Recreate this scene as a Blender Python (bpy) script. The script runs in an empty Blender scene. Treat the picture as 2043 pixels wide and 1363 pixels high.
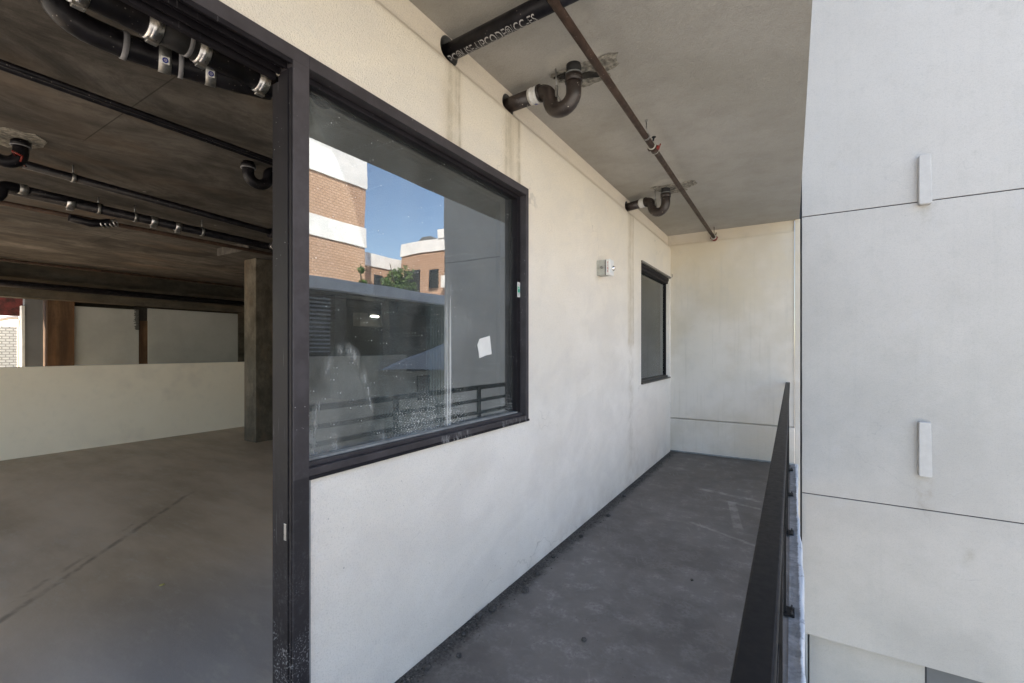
import bpy, bmesh, math, random
from mathutils import Vector, Matrix
R = math.radians
random.seed(7)
sc = bpy.context.scene
col = sc.collection

# ------------------------------------------------------------------ node helpers
class S:
    """socket wrapper with arithmetic"""
    def __init__(s, nt, sock): s.nt, s.k = nt, sock
    def m(s, op, *a):
        n = s.nt.nodes.new('ShaderNodeMath'); n.operation = op
        for i, v in enumerate((s,) + a):
            if isinstance(v, S): s.nt.links.new(v.k, n.inputs[i])
            else: n.inputs[i].default_value = v
        return S(s.nt, n.outputs[0])
    def __add__(s, o): return s.m('ADD', o)
    def __sub__(s, o): return s.m('SUBTRACT', o)
    def __mul__(s, o): return s.m('MULTIPLY', o)
    def abs(s): return s.m('ABSOLUTE')
    def inv(s): return (s * -1.0) + 1.0
    def ss(s, a, b):
        n = s.nt.nodes.new('ShaderNodeMapRange'); n.interpolation_type = 'SMOOTHSTEP'
        s.nt.links.new(s.k, n.inputs[0])
        lo, hi = (0.0, 1.0) if a < b else (1.0, 0.0)
        a, b = min(a, b), max(a, b)
        n.inputs[1].default_value, n.inputs[2].default_value = a, b
        n.inputs[3].default_value, n.inputs[4].default_value = lo, hi
        return S(s.nt, n.outputs[0])
    def band(s, a, b, w): return s.ss(a - w, a + w) * s.ss(b + w, b - w)

class M:
    def __init__(s, name, rough=0.7, metallic=0.0, spec=0.5):
        s.mat = bpy.data.materials.new(name); s.mat.use_nodes = True
        s.nt = s.mat.node_tree; s.nt.nodes.clear()
        s.out = s.nt.nodes.new('ShaderNodeOutputMaterial')
        s.b = s.nt.nodes.new('ShaderNodeBsdfPrincipled')
        s.b.inputs['Roughness'].default_value = rough
        s.b.inputs['Metallic'].default_value = metallic
        s.b.inputs['Specular IOR Level'].default_value = spec
        s.nt.links.new(s.b.outputs[0], s.out.inputs[0])
        g = s.nt.nodes.new('ShaderNodeNewGeometry')
        s.P = g.outputs['Position']
        sp = s.nt.nodes.new('ShaderNodeSeparateXYZ'); s.nt.links.new(s.P, sp.inputs[0])
        s.x, s.y, s.z = (S(s.nt, o) for o in sp.outputs)
    def vec(s, x, y, z):
        n = s.nt.nodes.new('ShaderNodeCombineXYZ')
        for i, v in enumerate((x, y, z)):
            if isinstance(v, S): s.nt.links.new(v.k, n.inputs[i])
            else: n.inputs[i].default_value = v
        return n.outputs[0]
    def noise(s, scale, detail=4, rough=0.6, v=None, dist=0.0):
        n = s.nt.nodes.new('ShaderNodeTexNoise')
        s.nt.links.new(v or s.P, n.inputs['Vector'])
        n.inputs['Scale'].default_value = scale; n.inputs['Detail'].default_value = detail
        n.inputs['Roughness'].default_value = rough; n.inputs['Distortion'].default_value = dist
        return S(s.nt, n.outputs[0])
    def vor(s, scale, v=None, out='Distance', feature='F1'):
        n = s.nt.nodes.new('ShaderNodeTexVoronoi'); n.feature = feature
        s.nt.links.new(v or s.P, n.inputs['Vector']); n.inputs['Scale'].default_value = scale
        return S(s.nt, n.outputs[out])
    def mix(s, f, a, b, mode='MIX'):
        n = s.nt.nodes.new('ShaderNodeMix'); n.data_type = 'RGBA'; n.blend_type = mode
        if isinstance(f, S): s.nt.links.new(f.k, n.inputs[0])
        else: n.inputs[0].default_value = f
        for i, v in ((6, a), (7, b)):
            if isinstance(v, tuple): n.inputs[i].default_value = (*v, 1)
            else: s.nt.links.new(v, n.inputs[i])
        return n.outputs[2]
    def color(s, c):
        if isinstance(c, tuple): s.b.inputs['Base Color'].default_value = (*c, 1)
        else: s.nt.links.new(c, s.b.inputs['Base Color'])
    def rough(s, v): s.nt.links.new(v.k, s.b.inputs['Roughness'])
    def bump(s, h, dist, strength=1.0, to=None):
        n = s.nt.nodes.new('ShaderNodeBump'); n.inputs['Distance'].default_value = dist
        n.inputs['Strength'].default_value = strength
        s.nt.links.new(h.k, n.inputs['Height'])
        if getattr(s, 'nrm', None): s.nt.links.new(s.nrm, n.inputs['Normal'])
        s.nrm = n.outputs[0]
        for t in (to or [s.b]): s.nt.links.new(s.nrm, t.inputs['Normal'])

def simple(name, c, rough=0.6, metallic=0.0, var=0.25, scale=12, bump=0.0004, spec=0.5):
    m = M(name, rough, metallic, spec)
    n = m.noise(scale, 5)
    d = tuple(v * (1 - var) for v in c); l = tuple(min(1, v * (1 + var)) for v in c)
    m.color(m.mix(n.ss(.3, .7), d, l))
    r = m.noise(scale * 2.3, 3) * 0.25 + (rough - .12); m.rough(r)
    if bump: m.bump(m.noise(scale * 9, 3), bump)
    return m.mat

MAT = {}
# --- balcony stucco wall (faces +X)
m = M('cream_stucco', .88, spec=.25)
lg = m.noise(1.1, 5, .6); md = m.noise(7, 5, .65)
c = m.mix(lg.ss(.35, .68), (.79, .745, .68), (.86, .82, .765))
c = m.mix(m.z.ss(1.0, 2.9), c, m.mix(.7, c, (.78, .69, .545)))           # warm bounce light from the brick opposite, painted into the upper wall
c = m.mix(md.ss(.5, .8) * .18, c, (.60, .57, .53))
tw = m.noise(1.0, 4, .6, m.vec(m.x, m.y * 1.6 + m.z * .9, m.z * 3.4 - m.y * 1.1), .6)
c = m.mix(tw.ss(.42, .66) * .22, c, (.60, .565, .53))
c = m.mix(m.y.ss(3.6, 6.6) * m.z.ss(1.5, .2) * lg.ss(.3, .6) * .45, c, (.72, .60, .48))
vs = m.noise(1, 4, .6, m.vec(m.x * 20.0, m.y * 26.0, m.z * .8))
wob = (m.noise(3, 3) - .5) * .05
yy = m.y + wob
def streak(a, b, z0, z1, amt, tint):
    global c
    edge = (yy.band(b - .022, b - .004, .006) * .8 + yy.band(a, b, .025) * (vs.ss(.35, .75) * .8 + .25))
    k = (edge * m.z.band(z0, z1, .05)).m('MINIMUM', 1.0) * (m.noise(11, 4, .7).ss(.25, .6) * .7 + .3) * (amt + .22)
    c = m.mix(k, c, tint)
    c = m.mix(yy.band(a - .03, b + .01, .04) * m.z.band(z0, z1, .05) * m.noise(6, 4).ss(.3, .65) * .28, c, (.60, .50, .36))
streak(1.80, 1.93, 2.56, 3.03, .60, (.43, .37, .27))
streak(2.37, 2.56, 2.50, 3.03, .62, (.43, .37, .27))
streak(4.87, 5.06, 1.55, 3.03, .50, (.46, .39, .28))
c = m.mix((m.y + (m.noise(2.5, 5, .7) - .5) * .22).band(4.90, 5.06, .06) * m.z.ss(1.9, 1.4) * m.z.ss(.0, .5) * m.noise(8, 5, .7).ss(.35, .7) * .45, c, (.50, .44, .35))
rust = yy.band(4.80, 5.30, .12) * m.z.ss(.9, .0) * md.ss(.3, .7)
c = m.mix(rust * .30, c, (.52, .42, .33))
low = m.z.ss(.35, .0) * m.noise(4, 5).ss(.35, .65) * m.y.ss(1.6, 3.5)
c = m.mix(low * .35, c, (.50, .42, .36))
drip = m.noise(1, 3, .5, m.vec(m.x, m.y * 60.0, m.z * 2.0)).ss(.62, .75) * m.z.ss(1.9, 1.0) * lg.ss(.5, .7)
c = m.mix(drip * .12, c, (.55, .52, .50))
sp = m.vor(55).ss(.13, .07) * m.noise(2.2, 2).ss(.52, .66) * m.z.ss(1.3, .2)
c = m.mix(sp * .55, c, (.33, .31, .30))
ck = m.vor(.9, m.vec(0.0, m.y + (m.noise(2.4, 4) - .5) * .9, m.z + (m.noise(2.0, 4) - .5) * .9), feature='DISTANCE_TO_EDGE')
c = m.mix(ck.ss(.0030, .0010) * m.noise(.9, 2).ss(.52, .62) * .35, c, (.35, .33, .30))
sp2 = m.vor(19).ss(.09, .05) * m.noise(5, 2).ss(.50, .6) * m.z.ss(1.5, .5)
c = m.mix(sp2 * .6, c, (.30, .28, .27))
gr = m.noise(160, 3, .7)
c = m.mix(gr.ss(.50, .68) * .30, c, (.46, .43, .39))
m.color(c); m.bump(m.noise(2.2, 3), .010, .6); m.bump(gr, .006, .9); m.bump(m.noise(45, 4), .003, .7)
MAT['wall'] = m.mat

# --- back wall
m = M('weathered_stucco', .88, spec=.25)
lg = m.noise(1.2, 5); md = m.noise(5, 6, .65)
c = m.mix(lg.ss(.35, .65), (.53, .485, .42), (.63, .59, .54))
warm = m.z.ss(1.2, 3.0) * (m.noise(1.6, 4).ss(.3, .65) * .6 + .4)
c = m.mix(warm * .62, c, (.62, .53, .37))
vs = m.noise(1, 5, .65, m.vec(m.x * 22.0, m.y * 8.0, m.z * 1.1))
c = m.mix(vs.ss(.52, .75) * .38 * m.z.ss(3.1, 2.4), c, (.42, .40, .35))
c = m.mix(md.ss(.5, .75) * .25, c, (.45, .44, .42))
dr = m.noise(1, 3, .5, m.vec(m.x * 9.0 + m.z * 4.0, m.y, m.z * 1.4)).ss(.55, .7) * m.x.ss(-.6, -1.5) * m.z.ss(1.6, 2.8)
c = m.mix(dr * .3, c, (.40, .37, .30))
pk = m.noise(2.4, 3, .5).ss(.55, .7) * m.z.ss(.6, .2)
c = m.mix(pk * .4, c, (.58, .47, .38))
gr = m.noise(150, 3, .7)
c = m.mix(gr.ss(.5, .72) * .18, c, (.42, .40, .37))
m.color(c); m.bump(m.noise(2.0, 3), .012, .6); m.bump(gr, .003, .8); m.bump(m.noise(40, 4), .003, .7)
MAT['backwall'] = m.mat

# --- neighbouring building
m = M('grey_white_stucco', .9, spec=.2)
lg = m.noise(.9, 5); md = m.noise(6, 5, .65)
c = m.mix(lg.ss(.35, .65), (.395, .380, .355), (.46, .442, .415))
c = m.mix(m.z.ss(-1.0, 3.8) * .62, c, (.55, .533, .508))  # paler towards the top: brighter sky light painted into the wall colour
c = m.mix(md.ss(.5, .8) * .2, c, (.33, .325, .30))
c = m.mix(m.noise(2.6, 5, .7).ss(.55, .72) * .16, c, (.50, .51, .53))
vs = m.noise(1, 4, .6, m.vec(m.x * 14.0, m.y, m.z * .5))
c = m.mix(vs.ss(.5, .75) * .12, c, (.34, .34, .33))
for (sx, zt, L, w) in ((1.33, 3.18, .35, .05), (1.31, .03, .75, .07), (1.67, -.72, .28, .05)):
    k = (m.x + (m.noise(4, 3) - .5) * .15).band(sx - w, sx + w, .04) * m.z.ss(zt - L, zt - L * .4) * m.z.ss(zt + .02, zt - .02)
    c = m.mix(k * m.noise(9, 5).ss(.35, .7) * .38, c, (.28, .255, .20))
# hairline cracks
cx = m.x + (m.noise(2.2, 4) - .5) * .8; cz = m.z + (m.noise(1.7, 4) - .5) * .9
cr = m.vor(.75, m.vec(cx, 0.0, cz), feature='DISTANCE_TO_EDGE')
c = m.mix(cr.ss(.0035, .0012) * m.noise(.8, 3).ss(.50, .62) * .28, c, (.25, .25, .25))
sp = m.vor(9).ss(.045, .03) * m.noise(4, 2).ss(.55, .62)
c = m.mix(sp * .6, c, (.2, .2, .2))
gr = m.noise(130, 3, .7)
c = m.mix(gr.ss(.48, .66) * .26, c, (.26, .26, .26))
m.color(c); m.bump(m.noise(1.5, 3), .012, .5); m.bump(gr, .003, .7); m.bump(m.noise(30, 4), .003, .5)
MAT['neigh'] = m.mat
MAT['ventwhite'] = simple('vent_cover_paint', (.48, .468, .45), .7, var=.05, scale=9, bump=.002)
MAT['joint'] = simple('joint_sealant', (.03, .03, .035), .8)
MAT['slate'] = simple('slate_grey_panel', (.14, .145, .15), .7, var=.1, scale=2)

# --- soffit
m = M('soffit_concrete', .9, spec=.2)
lg = m.noise(.8, 5, .55); md = m.noise(5, 6, .7)
c = m.mix(lg.ss(.35, .65), (.345, .325, .28), (.44, .42, .385))
c = m.mix(m.x.ss(-1.4, -.1) * .5, c, (.33, .33, .315))
c = m.mix(md.ss(.42, .7) * .3, c, (.27, .255, .225))
c = m.mix(m.noise(2.2, 6, .7).ss(.5, .68) * .22, c, (.29, .275, .25))
for (px_, py_) in ((-1.08, 2.50), (-1.06, 4.80)):
    r2 = (((m.x - px_) * 1.0).m('POWER', 2.0) + ((m.y - py_) * .8).m('POWER', 2.0)).m('SQRT') + (m.noise(9, 4) - .5) * .12
    c = m.mix(r2.ss(.20, .13) * .5, c, (.58, .55, .48))
gr = m.noise(120, 4, .7)
c = m.mix(gr.ss(.45, .7) * .3, c, (.26, .245, .20))
c = m.mix(m.vor(14).ss(.06, .03) * m.noise(3, 2).ss(.5, .6) * .4, c, (.15, .14, .12))
m.color(c); m.bump(m.noise(1.2, 3), .02, .5); m.bump(gr, .004, .8); m.bump(m.noise(26, 4), .004, .6)
MAT['soffit'] = m.mat

# --- balcony floor
m = M('dark_coated_concrete', .6, spec=.35)
lg = m.noise(1.3, 6, .62); md = m.noise(7, 7, .72); fn = m.noise(45, 5, .75)
c = m.mix(lg.ss(.38, .62), (.115, .103, .095), (.170, .154, .142))
c = m.mix(md.ss(.42, .62) * fn.ss(.3, .6) * .45, c, (.25, .232, .215))
c = m.mix(m.y.ss(3.2, 6.5) * .7, c, m.mix(md.ss(.3, .7), (.090, .076, .062), (.150, .130, .108)))
blot = md.ss(.52, .66) * lg.ss(.42, .6)
c = m.mix(blot * fn.ss(.35, .65) * .6, c, (.33, .315, .30))
scr = m.noise(1, 4, .6, m.vec((m.x + m.y * .4) * 40.0, (m.y - m.x * .4) * 3.0, 0.0)).ss(.58, .75) * m.noise(2, 2).ss(.48, .62)
c = m.mix(scr * .4, c, (.33, .31, .29))
# faint dried rectangle outlines and brush marks by the rail
for (ax, ay, bx, by, w) in ((-.75, 4.15, -.12, 3.85, .012), (-.55, 4.9, -.15, 4.8, .02), (-.50, 4.9, -.38, 4.2, .03), (-.2, 5.6, -.15, 4.3, .03), (-.9, 5.2, -.2, 5.05, .03)):
    dx, dy = bx - ax, by - ay; L = math.hypot(dx, dy); dx /= L; dy /= L
    al = (m.x - ax) * dx + (m.y - ay) * dy
    pr = ((m.x - ax) * -dy + (m.y - ay) * dx).abs() + (m.noise(12, 3) - .5) * .03
    c = m.mix(pr.ss(w + .012, w) * al.band(0, L, .05) * md.ss(.35, .6) * .4, c, (.36, .34, .31))
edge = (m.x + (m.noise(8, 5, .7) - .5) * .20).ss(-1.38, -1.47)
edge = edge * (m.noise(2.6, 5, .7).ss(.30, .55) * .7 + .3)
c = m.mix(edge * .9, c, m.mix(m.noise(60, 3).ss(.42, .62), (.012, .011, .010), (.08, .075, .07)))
sp = (m.vor(22) + (m.noise(40, 2) - .5) * .05).ss(.09, .04) * m.noise(3.1, 2).ss(.50, .60)
c = m.mix(sp * .8, c, (.018, .016, .015))
wsp = m.vor(70).ss(.10, .05) * m.noise(6, 2).ss(.55, .65)
c = m.mix(wsp * .5, c, (.45, .44, .42))
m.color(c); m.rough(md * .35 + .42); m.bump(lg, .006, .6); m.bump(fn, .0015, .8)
MAT['floor'] = m.mat

# --- room floor
m = M('room_concrete', .6, spec=.35)
wv = m.vec(m.x * .55 + m.y * .2, m.y * 1.5, 0.0)
lg = m.noise(.8, 6, .6, wv); md = m.noise(3.4, 7, .7, wv); fn = m.noise(50, 5, .7)
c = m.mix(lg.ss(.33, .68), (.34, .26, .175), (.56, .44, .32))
c = m.mix(m.x.ss(-3.9, -2.2) * .8, c, m.mix(lg.ss(.33, .68), (.26, .26, .275), (.36, .36, .375)))  # blue-grey near the doorway: sky light painted into the floor colour
c = m.mix(md.ss(.58, .74) * lg.ss(.45, .6) * fn.ss(.4, .6) * .35, c, (.52, .50, .44))
ax, ay, bx, by = -3.3, .22, -5.35, 2.25
dx, dy = bx - ax, by - ay; L = math.hypot(dx, dy); dx /= L; dy /= L
al = (m.x - ax) * dx + (m.y - ay) * dy
pr = (m.x - ax) * -dy + (m.y - ay) * dx + (m.noise(1.6, 4) - .5) * .16
ln = pr.abs().ss(.035, .004) * (m.noise(7, 4).ss(.38, .6) * .8 + .2) + (pr - .09).abs().ss(.03, .005) * m.noise(3, 3).ss(.5, .6) * .6
c = m.mix(m.noise(6, 6, .75, wv).ss(.5, .68) * .30, c, (.50, .46, .39))
c = m.mix(ln.m('MINIMUM', 1.0) * al.band(-.4, L, .3) * .6, c, (.070, .052, .036))
wsp = (m.vor(9, wv) + (m.noise(30, 2) - .5) * .03).ss(.045, .02) * m.noise(2.1, 2).ss(.50, .58)
c = m.mix(wsp * .7, c, (.42, .40, .36))
m.color(c); m.rough(md * .35 + .28); m.bump(lg, .006, .5); m.bump(fn, .0012, .8)
MAT['roomfloor'] = m.mat

# --- board formed concrete (room ceiling)
def board(name, dark, light, sx, sy, sz):
    m = M(name, .85, spec=.2)
    v = m.vec(m.x * sx, m.y * sy, m.z * sz)
    a = m.noise(1.0, 7, .74, v, .8 if name.startswith('board_f') else 0.0); b = m.noise(1.1, 4); f = m.noise(60, 4, .7)
    c = m.mix(a.ss(.33, .70), dark, light)
    c = m.mix(b.ss(.42, .68) * .45, c, tuple(x * .62 for x in dark))
    c = m.mix(m.noise(5.5, 7, .78).ss(.46, .62) * .35, c, tuple(x * .7 for x in dark))
    c = m.mix(m.vor(60).ss(.16, .08) * m.noise(7, 3).ss(.45, .6) * .5, c, tuple(x * .4 for x in dark))
    c = m.mix(m.noise(.7, 3, v=v).ss(.5, .7) * .4, c, (light[0] * 1.15, light[1] * .92, light[2] * .75))
    if name.startswith('board_formed'):
        for yy_, xa, xb in ((1.21, -4.6, -2.2), (2.43, -9.0, -6.6), (-.01, -9, -1.6)):
            c = m.mix((m.y - yy_).abs().ss(.006, .002) * m.x.band(xa, xb, .1) * .7, c, (.02, .018, .015))
        c = m.mix(m.vor(3).ss(.07, .03) * m.noise(1.5, 2).ss(.5, .6) * .5, c, (.5, .48, .44))
    m.color(c); m.bump(a, .006, .7); m.bump(f, .002, .7)
    return m.mat
MAT['roomceil'] = board('board_formed_concrete', (.052, .047, .041), (.165, .150, .132), 2.0, .95, 1.0)
MAT['column'] = board('stained_concrete', (.070, .058, .043), (.165, .143, .110), 4.0, 4.0, 2.2)
MAT['brown'] = board('rust_stained_concrete', (.060, .034, .020), (.17, .105, .062), 5.0, 5.0, .5)
MAT['darkbeam'] = board('dark_beam_concrete', (.045, .040, .030), (.12, .108, .085), 2.0, .8, 3.0)
m = M('painted_partition', .7, spec=.3)
a = m.noise(.8, 5); b = m.noise(9, 4)
c = m.mix(a.ss(.3, .7), (.88, .775, .62), (.92, .82, .67)); c = m.mix(b.ss(.5, .8) * .12, c, (.52, .49, .42))
c = m.mix(m.noise(1.4, 3).ss(.55, .75) * m.y.ss(1.9, 3.2) * .3, c, (.50, .43, .38))
m.color(c); m.bump(b, .002, .5); MAT['partition'] = m.mat
m = M('grey_board', .8, spec=.2)
a = m.noise(1.3, 5); c = m.mix(a.ss(.3, .7), (.34, .35, .33), (.42, .43, .41)); m.color(c); m.bump(m.noise(20, 3), .002)
MAT['greyboard'] = m.mat
m = M('plain_wall', .85, spec=.2); m.color(m.mix(m.noise(1, 5).ss(.3, .7), (.22, .21, .19), (.32, .30, .27))); MAT['plain'] = m.mat

# --- bronze frame metal with specks
def framemat(name, base, lite, rough, spec=.35):
    m = M(name, rough, .0, spec)
    n = m.noise(9, 5, .7)
    c = m.mix(n.ss(.35, .7), base, lite)
    c = m.mix(m.z.ss(1.036, 1.030) * m.x.ss(-1.4995, -1.502).inv() * .8, c, (.012, .012, .015))
    dust = m.noise(30, 5, .75).ss(.5, .75) * m.z.ss(1.6, .0)
    c = m.mix(dust * .25, c, (.20, .20, .21))
    s1 = (m.vor(48) + (m.noise(90, 2) - .5) * .06).ss(.085, .045) * m.noise(5, 3).ss(.50, .62)
    c = m.mix(s1 * .85, c, (.62, .62, .62))
    s2 = m.noise(140, 2, .5).ss(.56, .64) * m.noise(6, 4).ss(.42, .60) * m.z.ss(.85, .05)
    c = m.mix(s2 * .55, c, (.5, .5, .52))
    # runs of white paint across the head of the frame
    dr = m.vor(1.0, m.vec(0.0, m.y * 26.0, 0.0)).ss(.05, .02) * m.z.ss(2.50, 2.52) * (m.y.band(1.86, 2.02, .01) + m.y.band(2.30, 2.62, .03)).m('MINIMUM', 1.0)
    c = m.mix(dr * m.x.ss(-1.51, -1.50) * .7, c, (.62, .62, .60))
    sc_ = m.noise(1, 3, .6, m.vec(m.x * 90.0, m.y * 90.0, m.z * 3.0)).ss(.66, .72) * m.noise(4, 2).ss(.5, .6)
    c = m.mix(sc_ * .35, c, (.3, .3, .31))
    wh = m.noise(1, 4, .7, m.vec(0.0, m.y * 60.0, m.z * 12.0)).ss(.5, .66) * m.z.band(1.02, 1.06, .01) * (m.y.band(1.75, 1.98, .04) + m.y.band(2.3, 2.6, .04)).m('MINIMUM', 1.0)
    c = m.mix(wh * .6, c, (.4, .4, .4))
    m.color(c); m.rough(n * .3 + (rough - .1)); m.bump(m.noise(200, 3), .0006, .6)
    return m.mat
MAT['frame'] = framemat('bronze_anodised_frame', (.036, .032, .035), (.056, .050, .055), .45)
MAT['framedark'] = framemat('black_frame_reveal', (.007, .006, .008), (.013, .011, .014), .55, .2)
MAT['gasket'] = simple('grey_bead', (.22, .23, .23), .5)
MAT['frame2'] = simple('small_window_frame', (.045, .042, .036), .45, scale=20)
MAT['frame2lip'] = simple('small_window_lip', (.17, .16, .14), .5, scale=20)

# --- glazing
def glassmat(name, refl, dirt):
    m = M(name); nt = m.nt
    nt.nodes.remove(m.b)
    gl = nt.nodes.new('ShaderNodeBsdfGlossy'); gl.inputs['Roughness'].default_value = 0.0
    gl.inputs['Color'].default_value = (.93, .97, 1, 1)
    tr = nt.nodes.new('ShaderNodeBsdfTransparent'); tr.inputs['Color'].default_value = (.52, .56, .55, 1)
    fr = nt.nodes.new('ShaderNodeFresnel'); fr.inputs['IOR'].default_value = 1.5
    f = (S(nt, fr.outputs[0]) * .95 + refl).m('MINIMUM', 1.0)
    mx = nt.nodes.new('ShaderNodeMixShader')
    nt.links.new(f.k, mx.inputs[0]); nt.links.new(tr.outputs[0], mx.inputs[1]); nt.links.new(gl.outputs[0], mx.inputs[2])
    last = mx.outputs[0]
    # gentle roller-wave distortion of the sheet
    w = m.noise(1.0, 1, .4, m.vec(m.x, m.y * 2.2, m.z * 3.2))
    m.bump(w, .0007, 1.0, to=[gl])
    if dirt:
        y, z = m.y, m.z
        n1 = m.noise(5, 5, .7); n2 = m.noise(30, 4, .7)
        st = m.noise(1, 4, .65, m.vec(0.0, y * 55.0, z * 1.3))
        k = y.band(1.874, 1.925, .010) * (st.ss(.38, .66) * .75 + .12) * z.ss(2.0, 1.45) * 0.8          # run-down streak
        k = k + y.ss(1.92, 1.95) * y.ss(2.5, 2.1) * m.noise(1, 3, .6, m.vec(0.0, y * 70.0, z * 4.0)).ss(.64, .74) * .18
        # splashes low on the pane
        spl = (m.vor(120, m.vec(0.0, y, z)) + (m.noise(50, 2) - .5) * .25).ss(.30, .16) * ((y.band(1.55, 2.05, .12) * z.ss(1.38, 1.10) * n1.ss(.34, .56) * 1.3) + y.ss(2.05, 2.5) * z.ss(1.22, 1.10) * .8)
        k = k + spl * 1.3
        sp = (m.vor(34, m.vec(0.0, y, z)) + (m.noise(60, 2) - .5) * .05).ss(.10, .05) * m.noise(7, 2).ss(.42, .54)
        k = k + sp * .75
        bigs = m.vor(11, m.vec(0.0, y, z * .55)).ss(.030, .018) * m.noise(4, 2).ss(.45, .55)
        k = k + bigs * .8
        # wiped arc, lower left
        d = ((y - 1.235).m('POWER', 2.0) * 3.4 + (z - 1.13).m('POWER', 2.0) * .50).m('SQRT') + (n1 - .5) * .05
        k = k + d.band(.245, .275, .014) * m.noise(1, 4, .7, m.vec(0.0, y * 30.0, z * 9.0)).ss(.4, .7) * z.ss(1.10, 1.25) * .34
        k = k + d.ss(.27, .20) * (n1 * .8) * .20 * z.ss(1.05, 1.2)
        d2 = ((y - 1.05).m('POWER', 2.0) * 2.0 + (z - 2.42).m('POWER', 2.0)).m('SQRT') + (n1 - .5) * .08
        k = k + d2.ss(.26, .05) * n1.ss(.4, .8) * .16
        k = k + m.noise(1, 5, .7, m.vec(0.0, y * 6.0, z * 3.0)).ss(.40, .75) * z.ss(1.40, 1.06) * y.ss(2.3, 1.4) * .48
        k = k + m.noise(2.6, 6, .75, m.vec(0.0, y * 1.6, z)).ss(.35, .8) * .07 + .015
        k = k.m('MINIMUM', .85)
        df = nt.nodes.new('ShaderNodeBsdfDiffuse'); df.inputs['Color'].default_value = (.62, .64, .63, 1)
        m2 = nt.nodes.new('ShaderNodeMixShader')
        nt.links.new(k.k, m2.inputs[0]); nt.links.new(last, m2.inputs[1]); nt.links.new(df.outputs[0], m2.inputs[2])
        last = m2.outputs[0]
    nt.links.new(last, m.out.inputs[0])
    return m.mat
MAT['glass'] = glassmat('coated_window_glass', .16, True)
MAT['glass2'] = glassmat('small_window_glass', .035, False)

# --- pipes etc.
def pipemat(name, base, rough, speck=.6, spec=.5):
    m = M(name, rough, 0, spec)
    c = m.mix(m.noise(14, 5).ss(.35, .7), base, tuple(v * 2.0 + .006 for v in base))
    s1 = (m.vor(42) + (m.noise(60, 2) - .5) * .12).ss(.16, .08) * m.noise(9, 2).ss(.44, .56)
    c = m.mix(s1 * speck, c, (.55, .50, .44))
    m.color(c); m.rough(m.noise(20, 4) * .35 + rough - .15); m.bump(m.noise(120, 3), .0006, .5)
    return m.mat
MAT['iron'] = pipemat('black_cast_iron', (.010, .0085, .008), .5)
MAT['trapiron'] = pipemat('speckled_trap_iron', (.018, .012, .010), .38, .95, .6)
MAT['pipeblack'] = pipemat('glossy_black_pipe', (.004, .0035, .005), .36, .22, .22)
MAT['brownpipe'] = pipemat('brown_sprinkler_steel', (.034, .018, .011), .55, .25, .28)
MAT['steel'] = simple('stainless_band', (.50, .50, .50), .3, 1.0, var=.1, scale=40, bump=0)
MAT['galv'] = simple('galvanised_steel', (.30, .30, .29), .45, .9, scale=40)
MAT['greyband'] = simple('grey_band', (.20, .20, .21), .6)
MAT['rubber'] = simple('black_rubber', (.012, .012, .013), .7)
MAT['red'] = simple('red_paint', (.20, .018, .012), .5, var=.5, scale=60)
MAT['darkred'] = simple('dark_red_steel', (.07, .010, .010), .6, var=.7, scale=9)
MAT['sleeve'] = simple('grey_sleeve', (.12, .12, .11), .8, scale=60)
MAT['white'] = simple('white_paint', (.70, .70, .68), .5, var=.06)
MAT['print'] = simple('grey_print', (.36, .35, .34), .7, var=.35, scale=220)
MAT['blue'] = simple('blue_ink', (.02, .035, .28), .5)
MAT['green'] = simple('green_ink', (.02, .32, .20), .5)
MAT['alarmgrey'] = simple('alarm_grey', (.40, .40, .36), .5, var=.12, scale=40)
MAT['redink'] = simple('red_ink', (.45, .03, .02), .5)
MAT['chrome'] = simple('chrome', (.75, .75, .75), .15, 1.0, var=.05)
MAT['plaster'] = simple('broken_plaster', (.24, .225, .19), .95, var=.55, scale=35, bump=.004)
MAT['voidblack'] = simple('dark_cavity', (.025, .022, .018), .95)
MAT['rail'] = simple('black_powder_coat', (.009, .009, .010), .5, var=.1, scale=30, bump=0, spec=.16)
m = M('grey_waterproofing', .55, spec=.4)
n = m.noise(9, 6, .7); c = m.mix(n.ss(.35, .65), (.15, .148, .148), (.28, .275, .275))
wh = (m.x + (m.noise(9, 5, .7) - .5) * .03).ss(.034, .044)
c = m.mix(wh * .9, c, (.66, .67, .68))
c = m.mix(m.noise(26, 4).ss(.6, .68) * .4, c, (.06, .06, .07))
m.color(c); m.bump(n, .006, .9); m.bump(m.noise(60, 4), .003, .8); MAT['ledge'] = m.mat
MAT['ledgewhite'] = simple('white_drip_edge', (.62, .63, .64), .7, scale=30, bump=.004)
MAT['grit'] = simple('grit', (.10, .092, .085), .9, var=.8, scale=90)
MAT['pebble'] = simple('dark_pebble', (.055, .05, .047), .8, var=.5, scale=80)
MAT['chip'] = simple('yellow_chip', (.40, .36, .12), .7)
MAT['ground'] = simple('pale_paving', (.38, .36, .33), .9, var=.12, scale=3)
MAT['parapet'] = simple('grey_parapet_paint', (.62, .66, .72), .8, var=.12, scale=1)
MAT['garagedark'] = simple('garage_concrete', (.075, .07, .066), .9, var=.3, scale=1)
MAT['guard'] = simple('garage_guard_wall', (.32, .30, .26), .9, var=.2, scale=1.5)
MAT['ramp'] = simple('blue_grey_roofing', (.36, .40, .48), .8, var=.1, scale=1)
MAT['louvre'] = simple('louvre_metal', (.17, .19, .22), .6)
MAT['sillwhite'] = simple('white_band', (.86, .86, .85), .8, var=.08, scale=1)
MAT['darkglass'] = simple('dark_window', (.03, .035, .04), .15, var=.2)
MAT['leaf'] = simple('tree_leaf', (.07, .13, .025), .6, var=.6, scale=5)
MAT['bark'] = simple('tree_bark', (.09, .06, .04), .9)
MAT['cardboard'] = simple('brown_cardboard', (.11, .065, .035), .9)
MAT['lampmetal'] = simple('lamp_housing', (.05, .05, .05), .5)
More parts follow.
